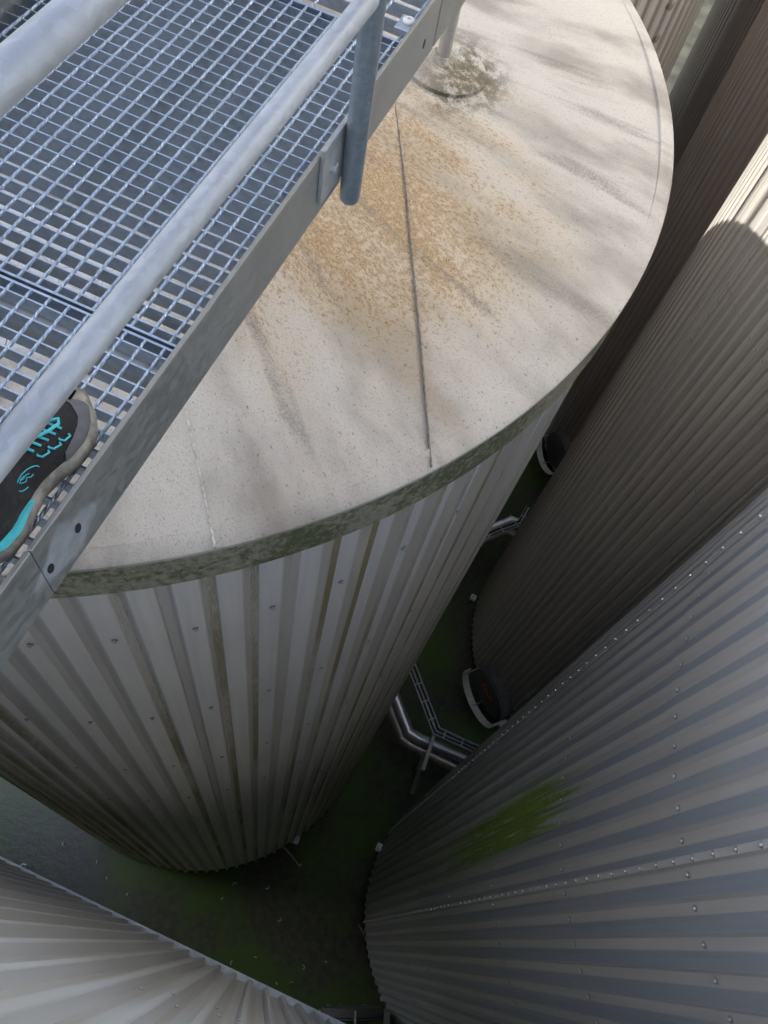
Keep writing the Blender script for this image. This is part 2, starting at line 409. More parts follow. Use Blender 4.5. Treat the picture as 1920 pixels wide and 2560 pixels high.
def lap_strip(t, r, a_deg, z0, z1, mat, w=.05):
    """flat folded lap strip running up a wall"""
    a = R(a_deg); mb = MB(); mw = frame_out(None, r, a, 0)
    mb.box((-w / 2, z0, -.012), (w / 2, z1, .0025))
    return mb.build('lap_strip', mat, t, mw=mw)
def span(s, e, step, total):
    q = list(range(s, s + total, step)); return q + [s + total]

# --- tank A: the big one with the weathered roof under the walkway
cA = (-2.192, 2.714); rA = 2.497; wA = 2.455
pitA = 2 * math.pi / 109
tA = tank('storage_tank', 'light grey ribbed tank with weathered cone roof below the walkway', cA, wA, 109, R(-57.75), PROF_A, .034, M['cladA'], span(-60, 0, 7, 109), [(CB, RIM - .10, 0)], roof=False)
def cone_z(x, y):                 # roof height at a point given relative to the axis of tank A
    q = math.hypot(x, y); return RIM + .010 + .40 * max(0, 1 - q / (rA - .05))
nA = 180; mb = MB(); rings = []
for q in [rA - .052, rA - .06] + [(rA - .06) * (1 - i / 24) for i in range(1, 24)] + [.01]:
    rings.append([(q * math.cos(2 * math.pi * k / nA), q * math.sin(2 * math.pi * k / nA), RIM + .010 + .40 * (1 - q / (rA - .05)) + .006 * math.sin(7 * 2 * math.pi * k / nA + q)) for k in range(nA)])
mb.rings(rings, True); roofA = auto(mb.build('roof', M['roof'], tA), 30)
mb = MB(); mb.rings([[(q * math.cos(2 * math.pi * k / nA), q * math.sin(2 * math.pi * k / nA), z) for k in range(nA)] for q, z in ((rA - .02, RIM - .195), (rA, RIM - .192), (rA + .001, RIM - .012))], False)
auto(mb.build('fascia', M['fascia'], tA), 30)
mb = MB(); mb.rings([[(q * math.cos(2 * math.pi * k / nA), q * math.sin(2 * math.pi * k / nA), z) for k in range(nA)] for q, z in ((rA + .003, RIM - .016), (rA + .003, RIM - .002), (rA - .004, RIM + .004), (rA - .06, RIM + .0165), (rA - .066, RIM + .006))], False)
auto(mb.build('roof_edge', M['roof'], tA), 30)
mb = MB(); mb.rings([[(q * math.cos(2 * math.pi * k / nA), q * math.sin(2 * math.pi * k / nA), z) for k in range(nA)] for q, z in ((rA - .02, RIM - .193), (wA - .06, RIM - .193))], False)
mb.build('soffit', M['dark'], tA)
def roof_seam(pts, w, h, mat, name='roof_seam'):
    mb = MB(); rings = []
    P = []
    for (x0, y0), (x1, y1) in zip(pts[:-1], pts[1:]):
        for i in range(24): P.append((x0 + (x1 - x0) * i / 24, y0 + (y1 - y0) * i / 24))
    P.append(pts[-1])
    for i, (x, y) in enumerate(P):
        a = P[max(0, i - 1)]; b = P[min(len(P) - 1, i + 1)]; d = Vector((b[0] - a[0], b[1] - a[1], 0)).normalized(); s_ = Vector((-d.y, d.x, 0))
        ww = w * (1 + .25 * math.sin(i * 1.7) * math.sin(i * .6)); j = .0006 * math.sin(i * 1.3)
        z = cone_z(x, y) + .0035; c = Vector((x, y, z)) + s_ * j
        rings.append([c - s_ * ww - Vector((0, 0, .012)), c - s_ * ww * .6 + Vector((0, 0, h)), c + s_ * ww * .6 + Vector((0, 0, h)), c + s_ * ww - Vector((0, 0, .012))])
    mb.rings(rings); return mb.build(name, mat, roofA)
def roofpt(px, py):               # roof point of a picture position, relative to the axis of tank A
    d = right * (px - 960) + down * (py - 1280) + fwd * 2042.5
    t = 1.0; lo, hi = 0.0, 4.0
    for _ in range(50):
        t = (lo + hi) / 2; p = d * (t / 1500) ; z = CZ + p.z
        if z > cone_z(p.x - cA[0], p.y - cA[1]): lo = t
        else: hi = t
    return (p.x - cA[0], p.y - cA[1])
roof_seam([roofpt(*q) for q in ((905, 20), (986, 254), (1010, 440), (1030, 640), (1052, 860), (1079, 1166))], .0036, .0015, M['seam'])
roof_seam([roofpt(*q) for q in ((330, 560), (463, 1016), (518, 1271), (538, 1369))], .0034, .002, M['seam_pale'])
# round base plate of the walkway support, standing on the roof
dx, dy = roofpt(1104, 163)
mb = MB(); n = 40; zc = cone_z(dx, dy)
mb.rings([[(dx + q * math.cos(2 * math.pi * k / n), dy + q * math.sin(2 * math.pi * k / n), cone_z(dx + q * math.cos(2 * math.pi * k / n), dy + q * math.sin(2 * math.pi * k / n)) + h) for k in range(n)] for q, h in ((.185, -.01), (.18, .018), (.165, .024), (.06, .028), (.038, .05), (.01, .05))])
auto(mb.build('roof_pad', M['roof'], roofA))
for w_, s_ in ((-4.22, 1.15), (-4.47, 1.2), (-4.72, 1.0)):  # unseen poles added to cast thin shadow bars on tank C
    vx, vy = s_ * .88 + w_ * .474 - cA[0], s_ * .474 - w_ * .88 - cA[1]
    mb = MB(); z_ = cone_z(vx, vy); mb.tube([(vx, vy, z_ - .02), (vx, vy, z_ + 1.75), (vx, vy, z_ + 1.78)], [.026, .026, .012], 16); auto(mb.build('shadow_pole', M['galv_post'], roofA))
rows_of_screws(tA, wA, .034, 109, R(-57.75), range(-8, 16, 2), (2.87, 4.0, 5.2, 6.4, 7.6, 8.8))
# small white sensor and a bent rod at the foot of tank A
def at(px, py, depth):
    d = right * (px - 960) + down * (py - 1280) + fwd * 2042.5; return Vector((0, 0, CZ)) + d * (-depth / d.z)
DU0 = 0.0
# --- tank D
cD = (3.1187, 1.664); rD = 2.019; pD = 360 / 113
kD = lambda a: (a + 163.9) / pD
DU0 = kD(-167.4) + .18; DV0 = CZ - 4.33
M['cladD'] = cladD_mat()
TD = [(CB, CZ - 7.24, 0), (CZ - 7.28, CZ - 3.02, .004), (CZ - 3.06, RIM + .5, .008)]
tD = tank('storage_tank', 'blue grey corrugated tank filling the lower right with green algae streak', cD, rD, 113, R(-163.9), PROF_D, .020, M['cladD'], span(-31, 0, 11, 113), TD, top=RIM + .6)
tD_ = tD
rows_of_screws(tD, rD, .020, 113, R(-163.9), range(-12, 9), (3.0, 4.33, 5.74))
rows_of_screws(tD, rD, .020, 113, R(-163.9), range(-10, 8), (7.12, 8.5))
for a in (-155.6, 168.3):
    lap_strip(tD, rD + .019, a, CB + .01, RIM - .2, M['cladD'], .026)
    seam_screws(tD, rD + .021, a, 2.31, 12.9, .1475, 6.2)
# --- tank C
cC = (3.42, 6.35); rC = 2.335
TALL = CZ + 2.9  # tops raised out of view so their sunlit walls bounce light down
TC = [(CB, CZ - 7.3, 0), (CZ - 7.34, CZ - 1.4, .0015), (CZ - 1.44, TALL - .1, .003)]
tC = tank('storage_tank', 'brown grey corrugated tank with sunlit patch and round manhole at its foot', cC, rC, 133, R(-152.8), PROF_D, .020, M['cladC'], span(-40, 0, 12, 133), TC, top=TALL)
rows_of_screws(tC, rC, .020, 133, R(-152.8), range(-8, 14), (4.39, 5.8, 7.24))
rows_of_screws(tC, rC, .020, 133, R(-152.8), range(-6, 12), (8.7, 10.1))
for a in (-123.2, -156.6):
    lap_strip(tC, rC + .010, a, CB + .01, TALL - .2, M['cladC'], .026)
    seam_screws(tC, rC + .013, a, 3.3, 12.9, .155, 8.3)
# --- tanks behind
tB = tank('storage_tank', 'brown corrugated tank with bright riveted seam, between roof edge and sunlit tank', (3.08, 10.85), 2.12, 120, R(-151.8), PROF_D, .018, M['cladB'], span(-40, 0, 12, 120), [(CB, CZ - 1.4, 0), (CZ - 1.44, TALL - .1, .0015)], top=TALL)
lap_strip(tB, 2.13, -151.9, CB, RIM - .2, M['cladD'], .05); seam_screws(tB, 2.133, -151.9, 4.2, 12.9, .3, 9.6)
lap_strip(tB, 2.13, 173.5, CB, RIM - .2, M['cladB'], .04); seam_screws(tB, 2.133, 173.5, 4.2, 12.9, .3, 0)
tB1 = tank('storage_tank', 'dark brown tank seen as a narrow band at the top right', (3.10, 15.85), 2.1, 120, R(-151.8), PROF_D, .018, M['cladB'], span(-40, 0, 20, 120), [(CB, RIM - .1, 0)])
lap_strip(tB1, 2.11, -173, CB, RIM - .2, M['cladB'], .04); seam_screws(tB1, 2.113, -173, 6, 12.9, .4, 0)
tG = tank('storage_tank', 'farthest finely ribbed tank in the gap at the top right', (2.92, 20.95), 2.1, 120, R(-151.8), PROF_D, .022, M['cladB'], span(-40, 0, 20, 120), [(CB, RIM - .1, 0)])
tF = tank('storage_tank', 'pale weathered ribbed tank behind the big roof at the top edge', (-2.29, 7.82), 2.5, 109, R(-20), PROF_A, .022, M['cladF'], span(-30, 0, 10, 109), [(CB, RIM - .1, 0)])
for y_, lb in ((13.0, 'pale ribbed tank added unseen behind the weathered one for shade'), (18.2, 'last pale ribbed tank, added unseen to the left row for shade')):  # unseen tanks added to shade the far right-hand tanks
    tank('storage_tank', lb, (-2.35, y_), 2.5, 109, 0, PROF_A, .022, M['cladF'], span(0, 0, 28, 109), [(CB, RIM - .1, 0)])
# round plugs on the pale tank
for px, py in ((1676, 13), (1641, 94)):
    d = right * (px - 960) + down * (py - 1280) + fwd * 2042.5
    a_ = d.x ** 2 + d.y ** 2; ex, ey = -2.29, 7.82; b_ = -2 * (d.x * ex + d.y * ey); c_ = ex * ex + ey * ey - 2.5 ** 2
    dis = b_ * b_ - 4 * a_ * c_
    if dis > 0:
        t_ = (-b_ - math.sqrt(dis)) / 2 / a_; p = d * t_; an = math.atan2(p.y - ey, p.x - ex)
        mb = MB(); mb.rings([[(q * math.cos(2 * math.pi * k / 16), q * math.sin(2 * math.pi * k / 16), h) for k in range(16)] for q, h in ((.035, -.01), (.035, .012), (.022, .018))])
        mb.build('plug', M['seam'], tF, mw=frame_out(None, 2.5, an, CZ + p.z))

# --- unseen silo added behind the camera to keep the sun off the yard
SW, SD, SR, SH = .50, -15.0, 4.5, 26.5
sil = tank('added_shade_silo', 'tall pale ribbed silo added out of view to block the sun', (SD * .88 + SW * .474, SD * .474 - SW * .88), SR, 160, 0, PROF_A, .03, M['cladE'], span(0, 0, 16, 160), [(CB, SH, 0)], roof=False, group='added sun blocker')
shell(sil, SR - .05, 0, SH, 'added_shade_silo_shell')
plain_roof(sil, SR + .05, SH + .1, 1.0)
# --- manholes
def manhole(t, r, a_deg, z, rad, L, mark=False, upper=False):
    a = R(a_deg); mw = frame_out(None, r - .05, a, z); n = 48
    nk = MB(); nk.rings([[(q * math.cos(2 * math.pi * k / n), q * math.sin(2 * math.pi * k / n), h) for k in range(n)] for q, h in ((rad, 0), (rad, L), (rad - .03, L + .01))])
    neck = auto(nk.build('manhole_neck', M['neck'], t, mw=mw))
    cv = MB(); cv.rings([[(q * math.cos(2 * math.pi * k / n), q * math.sin(2 * math.pi * k / n), h) for k in range(n)] for q, h in ((rad - .005, L + .012), (rad - .005, L + .03), (rad * .6, L + .06), (.02, L + .07))])
    cov = auto(cv.build('manhole_cover', M['neck'], neck))
    fl = MB(); rings = []
    for k in range(n // 2 + 3):
        b = math.pi + math.pi * (k - 1) / (n // 2)
        if upper: b -= math.pi
        rings.append([(q * math.cos(b), q * math.sin(b), h) for q, h in ((rad + .058, L + .10), (rad + .058, L + .21), (rad + .046, L + .21), (rad + .046, L + .10))])
    fl.rings(rings); auto(fl.build('guard_ring', M['white_box'], neck))  # white paints in the light caught by the steel ring
    for k in range(3):
        b = (0 if upper else math.pi) + math.pi * (k * .46 + .04); x, y = (rad + .03) * math.cos(b), (rad + .03) * math.sin(b)
        cl = MB(); cl.tube([(x, y, L - .08), (x, y, L + .17)], .014, 8); cl.build('clamp_bolt', M['steel'], neck)
    hg = MB(); hg.box((rad + .03, -.05, L - .05), (rad + .10, .05, L + .10), .008); hg.box((rad - .02, -.04, L - .22), (rad + .06, .04, L - .16), .006); hg.tube([(rad + .07, 0, L - .2), (rad + .07, 0, L + .05)], .015, 8)
    hg.build('hinge', M['galv_dull'], neck)
    if mark:
        # orange hand-painted mark on the cover
        om = MB()
        def strip(pts, w=.013):
            for (x0, y0), (x1, y1) in zip(pts[:-1], pts[1:]):
                d = Vector((x1 - x0, y1 - y0)).normalized(); s_ = Vector((-d.y, d.x)) * w
                q = [(x + s_.x * sg, y + s_.y * sg, L + .077) for (x, y) in ((x0, y0), (x1, y1)) for sg in (-1, 1)]
                om.add(q, [(0, 1, 3, 2)])
        Y_ = .10
        strip([(-.14, Y_), (-.14, Y_ + .14), (-.07, Y_ + .14), (-.07, Y_), (-.14, Y_)]); strip([(-.035, Y_ + .14), (-.035, Y_), (.03, Y_), (.03, Y_ + .07), (-.02, Y_ + .07)]); strip([(.07, Y_), (.07, Y_ + .14), (.13, Y_ + .14), (.13, Y_)])
        om.build('paint_mark', M['orange'], cov)
    return neck
manhole(tC, rC, -132.5, .95, .42, .20, True)
manhole(tB, 2.12, -140, .95, .36, .15)

# ------------------------------------------------------------------ building wall behind the camera
EB = CZ - 6.5                             # lower edge of the overhanging cladding
bld = empty('building', (0, -.2178, 0)); bld.rotation_euler.z = R(.447)
tag(bld, 'pale ribbed metal building wall in the lower left corner', 'building')
PW = .1199; DW = .030
def wall_sheet(x0, nr, z0, z1top):
    v = []; f = []; uv = []; pts = []
    for k in range(nr):
        for t, h in ((0, 0), (.58, 0), (.67, 1), (.90, 1), (.99, 0)): pts.append((x0 + (k + t) * PW, h, k + t + x0 / PW))
    pts.append((x0 + nr * PW, 0, nr + x0 / PW))
    for i in range(3):
        for x, h, u in pts:
            zt = z0 + (z1top(x) - z0) * i / 2; v.append((x, h * DW - DW, zt)); uv.append((u, zt))
    n = len(pts)
    for i in range(2):
        for j in range(n - 1): f.append((i * n + j + 1, i * n + j, (i + 1) * n + j, (i + 1) * n + j + 1))
    return mesh('cladding_sheet', v, f, False, uv)
BT = CZ - 1.09                            # top of the building, below the walkway
gable = lambda x: BT
for i in range(-8, 9):
    x0 = i * 8 * PW - .03
    obj('cladding_sheet', wall_sheet(x0, 8, EB, gable), M['cladE'], bld)
mb = MB(); mb.box((-7.7, -9.0, EB - .02), (8.5, -DW - .02, BT - .05)); mb.build('inner_wall', M['dark'], bld)
mb = MB(); mb.box((-7.6, -9.0, 0), (8.4, -1.1, EB - .03)); mb.build('lower_wall', M['fascia'], bld)
mb = MB(); mb.box((-7.8, -9.1, BT), (8.6, -.003, BT + .05), .004); mb.build('roof', M['lip'], bld)
mb = MB(); mb.box((-7.7, -DW - .01, EB - .03), (8.5, .012, EB - .004)); mb.build('base_flashing', M['galv'], bld)
for px, py in ((430, 2489), (540, 2525), (545, 2545), (595, 2556), (350, 2476), (440, 2522)):
    d = right * (px - 960) + down * (py - 1280) + fwd * 2042.5; t_ = -.22 / d.y
    p = d * t_
    obj('screw', SCREW, None, bld, mw=Matrix.Translation((p.x, .002, CZ + p.z)) @ Matrix.Rotation(R(-90), 4, 'X') @ Matrix.Scale(.55, 4))

# ------------------------------------------------------------------ walkway
GZ = CZ - 1.03                    # top of the grating
XT = -.466                        # outer face of the right kick plate
XL = -1.165                       # left end of the grating
wk = empty('walkway_frame', (XT, 0, GZ)); tag(wk, 'galvanised walkway frame with flat kick plates along the grating', 'walkway')
def kick_mat():
    n = N('kick_plate_steel'); p = n.co(); x, y, z = n.sep(p)[0:3]
    sp = n.sep(n.vor(n.scale(p, 1, .7, 1), 85, 'F1', 1))[0]
    a = n.noise(p, 9, 5)
    c = n.mix(n.ss(n.math('ADD', n.math('MULTIPLY', sp, .3), n.math('MULTIPLY', a, .6)), .25, .6), (.235, .24, .228), (.295, .30, .285))
    fl = n.ss(n.noise(n.scale(p, 1, .5, 1), 75, 3), .62, .72); c = n.mix(n.math('MULTIPLY', fl, .3), c, (.42, .42, .40))
    # zinc spray over the bolted splice
    q = n.math('ADD', n.math('MULTIPLY', n.math('SUBTRACT', y, .335), .62), n.math('MULTIPLY', n.math('ADD', z, .045), .0))
    dd = n.math('ADD', n.math('ABSOLUTE', q), n.math('MULTIPLY', n.math('ABSOLUTE', n.math('ADD', z, .048)), .9))
    dd = n.math('ADD', dd, n.math('MULTIPLY', n.math('SUBTRACT', n.noise(p, 26, 4), .5), .05))
    mk = n.ss(dd, .062, .040)
    c = n.mix(n.math('MULTIPLY', mk, n.math('ADD', .45, n.math('MULTIPLY', n.noise(p, 70, 4), .8))), c, (.48, .51, .54))
    top = n.ss(z, .018, .027); c = n.mix(n.math('MULTIPLY', top, .5), c, (.36, .33, .28))
    n.bump(n.noise(p, 120, 4), .12, .003)
    return n.set(c, n.math('ADD', .42, n.math('MULTIPLY', sp, .15)), .55)
M['kick'] = kick_mat()
def plate(name, x0, x1, y0, y1, z0, z1, mat, parent, bev=.0015):
    mb = MB(); mb.box((x0, y0, z0), (x1, y1, z1), bev); return mb.build(name, mat, parent)
T0 = .030; T1 = -.109
plate('kick_plate', -.008, 0, -.40, .281, T1, T0, M['kick'], wk)
plate('kick_plate', -.008, 0, .2825, 1.778, T1, T0, M['kick'], wk)
plate('kick_plate', -.008, 0, 1.786, 3.35, T1, T0, M['kick'], wk)
plate('kick_plate', XL - XT - .010, XL - XT - .002, -.40, 3.35, T1, T0 + .02, M['kick'], wk)
plate('end_plate', XL - XT - .002, -.008, 3.342, 3.35, T1, T0, M['kick'], wk)
for y in (-.38, .63, 1.55, 2.4, 3.25): plate('cross_beam', XL - XT, -.009, y, y + .05, -.095, -.034, M['galv_dull'], wk)
# black discs standing in for the shaded holes in the splice and one further along
for y, z in ((.362, -.045), (.295, -.049), (1.70, -.055)):
    mb = MB(); n = 14; mb.rings([[(x, y + .0065 * math.cos(2 * math.pi * k / n), z + .011 * math.sin(2 * math.pi * k / n)) for k in range(n)] for x in (-.004, .0008)]); mb.build('hole_shade_disc', M['gap'], wk)
# support pipe down to the roof pad
sx, sy = dx + cA[0], dy + cA[1]
mb = MB(); mb.tube([(sx - XT, sy, -.05), (sx - XT, sy, cone_z(dx, dy) + .04 - GZ)], .027, 24); auto(mb.build('support_pipe', M['roof'], wk))
mb = MB(); mb.box((sx - XT - .04, sy - .04, -.095), (sx - XT + .04, sy + .04, -.085)); mb.build('pipe_head', M['galv_dull'], wk)

BAR_D = .030
def bar_mesh(L):
    mb = MB(); mb.box((0, -.0015, -BAR_D), (L, .0015, 0)); return mesh('bearing_bar', mb.v, mb.f)
def rod_mesh(L):
    mb = MB(); n = max(2, int(L / .0085)); rings = []
    for i in range(n + 1):
        a = i * .0085 / .095 * math.pi * 2; y = L * i / n
        rings.append([((.0033 if k % 2 else .0029) * math.cos(a + k * math.pi / 4), y, (.0033 if k % 2 else .0029) * math.sin(a + k * math.pi / 4)) for k in range(8)])
    mb.rings(rings); return mesh('twisted_rod', mb.v, mb.f)
def grating(label, y0, y1, px_, py_, x0, x1, dz=0.0, yoff=0.0, rods=True, yaw=0.0):
    t = empty('steel_grating', (x0, y0, GZ + dz)); t.rotation_euler.z = yaw; tag(t, label, 'grating', 'walkway grating panels')
    L = x1 - x0; bm = bar_mesh(L); bm.materials.append(M['grate'])
    y = yoff
    while y < y1 - y0 - .006:
        obj('bearing_bar', bm, None, t, loc=(0, y, random.uniform(-.0004, .0004))); y += py_
    for yy in (.0015, y1 - y0 - .0015):
        mb = MB(); mb.box((-.001, yy - .0022, -BAR_D - .002), (L + .001, yy + .0022, .0012)); mb.build('edge_bar', M['grate'], t)
    if rods:
        rm = rod_mesh(y1 - y0 - .004); rm.materials.append(M['grate'])
        x = L - .022 + .0
        while x > .005:
            obj('twisted_rod', rm, None, t, loc=(x, .002, -.0012)); x -= px_
    return t
# rods measured on the photograph: one lies at x = -0.9818 (pitch 0.0333)
X1G = -.477
PX, PY = .03335, .03107
grating('near grating panel under the shoe', -.42, .668, PX, PY, XL, X1G, 0, .012)
grating('long middle grating panel with twisted rods behind the lower rail', .6755, 1.588, PX, PY, XL, X1G, 0, .020)
grating('far dark grating panel with wider mesh at the top edge', 1.596, 3.33, PX * 2, PY * 2, XL, X1G, -.012, .02, True, R(-.6))
# grating clip beside the kick plate
cp = empty('grating_clip', (-.497, 1.66, GZ)); tag(cp, 'small round grating clip bolt beside kick plate behind the post', 'clip')
mb = MB(); mb.rings([[(q * math.cos(2 * math.pi * k / 20), q * math.sin(2 * math.pi * k / 20), h) for k in range(20)] for q, h in ((.013, .004), (.013, .008), (.0095, .010), (.005, .010), (.005, .006))]); mb.build('washer', M['white_box'], cp)
mb = MB(); mb.box((-.02, -.034, -.012), (.018, .02, .0035), .001); mb.build('clip_plate', M['galv'], cp)

# guard rail: post outside the kick plate, knee rail and top rail
PXX, PYY = -.435, 1.245
gr = empty('guard_rail', (PXX, PYY, GZ)); tag(gr, 'galvanised tube guard rail with upright post on the kick plate', 'railing')
def tubeobj(name, pts, r, mat, parent, n=28):
    mb = MB(); mb.tube(pts, r, n); return auto(mb.build(name, mat, parent), 50)
Z2 = CZ - .746 - GZ; Z1 = CZ - .424 - GZ
tubeobj('knee_rail', [(0, -1.60, Z2), (0, -.022, Z2)], .0172, M['galv_rail'], gr)
tubeobj('knee_rail', [(0, .022, Z2), (0, 2.1, Z2)], .0172, M['galv_rail'], gr)
tubeobj('top_rail', [(0, -1.60, Z1), (0, 2.1, Z1)], .0172, M['galv_rail'], gr)
def post(y):
    p = tubeobj('post', [(0, y, -.125), (0, y, -.119), (0, y, -.112), (0, y, Z1 - .012)], [.015, .0195, .0208, .0208], M['galv_post'], gr, 32)
    mb = MB(); mb.box((-.031, y - .095, -.075), (-.022, y + .03, .045), .0015); mb.build('bracket_plate', M['galv_dull'], p)
    for dz in (.0,):
        mb = MB(); mb.rings([[(-.022 + h, y - .052 + q * math.cos(2 * math.pi * k / 6), -.018 + q * math.sin(2 * math.pi * k / 6)) for k in range(6)] for q, h in ((.010, 0), (.010, .008), (.0085, .0095))]); mb.build('hex_bolt', M['galv'], p)
        mb = MB(); mb.rings([[(-.0222 + h, y - .052 + q * math.cos(2 * math.pi * k / 20), -.018 + q * math.sin(2 * math.pi * k / 20)) for k in range(20)] for q, h in ((.0145, 0), (.0145, .002))]); mb.build('washer', M['galv_dull'], p)
post(0.0); post(2.02)
# left guard rail of the walkway (outside the frame, but it stands there)
gl = empty('guard_rail', (XL - .03, PYY, GZ)); tag(gl, 'pale guard rail on the far left side of the walkway', 'railing')
for z in (Z2, Z1): tubeobj('rail', [(0, -1.6, z), (0, 2.1, z)], .0172, M['galv_rail'], gl)
for y in (-1.3, .7, 2.02): tubeobj('post', [(0, y, -.12), (0, y, Z1 - .012)], .0208, M['galv_post'], gl)

# ------------------------------------------------------------------ person's foot
M['upper'] = flat('black_shoe_fabric', (.022, .020, .019), .85, 0, .35, 40)
nn_ = N('black_knit_upper'); o_ = nn_.co()
wv = nn_.vor(nn_.scale(o_, 1, 1.6, 1), 420); dst = nn_.noise(o_, 22, 5, .65)
M['upper'] = nn_.set(nn_.mix(nn_.math('MULTIPLY', nn_.ss(dst, .45, .72), .7), nn_.mix(nn_.ss(wv, .2, .7), (.026, .023, .022), (.012, .011, .011)), (.060, .047, .036)), .9)
nn_.bump(wv, .35, .002)
M['cap'] = flat('grey_toe_cap', (.125, .12, .12), .6, 0, .12, 60)
M['midsole'] = flat('dirty_midsole', (.30, .26, .205), .75, 0, .45, 38)
M['outsole'] = flat('black_outsole', (.02, .02, .02), .8)
M['cyan'] = flat('turquoise_cord', (.08, .56, .60), .6, 0, .1, 80)
M['trouser'] = flat('black_trousers', (.018, .018, .02), .9, 0, .3, 50)
ps = empty('person', (-.530, .238, GZ)); tag(ps, 'foot of a standing person in dark trainer with turquoise laces on the grating', 'person')
ps.rotation_euler.z = R(4.0)
# shoe frame: y from heel (0) to toe (.287), x to the outer side, z up
OUT = [(0, .004), (.008, .024), (.03, .040), (.06, .0435), (.095, .036), (.125, .0335), (.155, .040), (.185, .0505), (.215, .0535), (.24, .047), (.262, .034), (.278, .016), (.284, .002)]
INN = [(0, .004), (.008, .022), (.03, .034), (.06, .037), (.095, .034), (.125, .034), (.155, .041), (.185, .047), (.215, .046), (.24, .040), (.262, .029), (.278, .013), (.284, .002)]
def lerp(tab, y):
    for (a, b), (c, d) in zip(tab[:-1], tab[1:]):
        if y <= c: return b + (d - b) * (y - a) / max(1e-6, c - a)
    return tab[-1][1]
def outline(ex, z, n=28, y0=0.0, y1=.284, zf=None):
    ys = [y0 + (y1 - y0) * (.5 - .5 * math.cos(math.pi * i / n)) for i in range(n + 1)]
    o_ = [(lerp(OUT, y) + ex, y) for y in ys]; i_ = [(-lerp(INN, y) - ex, y) for y in ys[1:-1]][::-1]
    r_ = []
    for x, y in o_ + i_:
        yy = y
        if y < .004: yy = y - ex
        if y > .280: yy = y + ex
        r_.append((x, yy, z if zf is None else z + zf(y)))
    return r_
spring = lambda y: .012 * max(0, (y - .22) / .065) ** 2
mb = MB(); mb.rings([outline(-.004, .0015, zf=spring), outline(-.001, .006, zf=spring)]); auto(mb.build('outsole', M['outsole'], ps), 40)
heel = lambda y: spring(y) + .006 * max(0, 1 - y / .10)
mb = MB(); mb.rings([outline(-.001, .006, zf=spring), outline(.003, .013, zf=heel), outline(.0035, .022, zf=heel), outline(.0, .030, zf=heel), outline(-.004, .034, zf=heel), outline(-.008, .0345, zf=heel)]); auto(mb.build('midsole', M['midsole'], ps), 50)
# upper: cross sections along the foot
def toph(y):
    T = [(0, .085), (.03, .098), (.07, .100), (.10, .095), (.14, .082), (.18, .068), (.22, .056), (.25, .048), (.272, .038), (.280, .032)]
    return lerp(T, y)
rings = []; K = 18
def upt(y, u, off=0.0):
    """point on the upper: u from 0 (outer edge) over the top to 1 (inner edge)"""
    wo, wi, h, b = lerp(OUT, y) - .005 + off, lerp(INN, y) - .005 + off, toph(y) + off, .031 + heel(y)
    a = math.pi * u; cx = math.cos(a); sx_ = math.sin(a)
    x = (wo if cx > 0 else wi) * math.copysign(abs(cx) ** .75, cx)
    return (x * (1 - .18 * sx_ ** 2 * (1 if y < .12 else .5)), y, b + (h - b) * abs(sx_) ** .8)
for i in range(26):
    y = .003 + .2775 * (.5 - .5 * math.cos(math.pi * i / 25))
    rings.append([upt(y, k / K) for k in range(K + 1)])
mb = MB(); mb.rings(rings, False, False); auto(mb.build('shoe_upper', M['upper'], ps), 60)
# grey toe cap, a proud skin with a waved rear edge
mb = MB(); rings = []
sst = lambda t: (lambda q: q * q * (3 - 2 * q))(min(1, max(0, t)))
edge = lambda u: .170 + .076 * sst((u - .10) / .22) + .007 * math.sin(u * 16) - .03 * sst((u - .72) / .25)
for i in range(12):
    rr = []
    for k in range(25):
        u = k / 24; y = edge(u) + (.2800 - edge(u)) * i / 11; rr.append(upt(y, u, .0012))
    rings.append(rr)
mb.rings(rings, False, False); auto(mb.build('toe_cap', M['cap'], ps), 60)
# turquoise insert above the heel part of the midsole
mb = MB(); rings = []
for i in range(16):
    y = .008 + .098 * i / 15; w = .011 * min(1, (15 - i) / 5 + .05) ; e = lerp(OUT, y); z = .032 + heel(y)
    rings.append([(e - .009, y, z), (e + .0005, y, z), (e - .001, y, z + w), (e - .009, y, z + w + .002)])
mb.rings(rings); auto(mb.build('turquoise_insert', M['cyan'], ps), 50)
def cord(name, pts, r, mat=None, n=8):
    mb = MB(); mb.tube(pts, r, n); return auto(mb.build(name, mat or M['cyan'], ps), 60)
for y in (.193, .174, .155):
    u = .245; du = .055
    cord('eyelet_loop', [upt(y - .004, u + du, .001), upt(y - .006, u + du * .8, .003), upt(y - .003, u, .003), upt(y + .008, u - .005, .003), upt(y + .010, u + .02, .001)], .0015)
for i, y in enumerate((.205, .192, .178, .165, .152)):
    cord('lace', [upt(y, .36, .001), upt(y - .003, .44, .004), upt(y - .002, .56, .005), upt(y, .66, .001)], .0019)
cord('lace_loop', [upt(.17, .46, .006), upt(.185, .42, .010), upt(.204, .40, .013), upt(.212, .43, .012), upt(.203, .47, .011), upt(.186, .52, .009), upt(.165, .6, .008)], .0022)
cord('lace_loop', [upt(.165, .5, .006), upt(.150, .42, .010), upt(.138, .40, .010), upt(.143, .45, .010), upt(.16, .52, .007)], .0020)
# embroidered emblem on the outer side: an oval outline with a waved figure inside
def side(y, u): return upt(y, u, .0012)
ov = [side(.118 + .022 * math.cos(a), .175 + .07 * math.sin(a)) for a in [2 * math.pi * k / 26 for k in range(19)]]
cord('emblem', ov, .0009, None, 6)
cord('emblem', [side(.128, .15), side(.122, .15), side(.118, .18), side(.113, .16), side(.108, .18), side(.104, .20), side(.110, .22), side(.116, .215)], .0008, None, 6)
cord('emblem', [side(.124, .19), side(.119, .205), side(.113, .2), side(.108, .215)], .0008, None, 6)
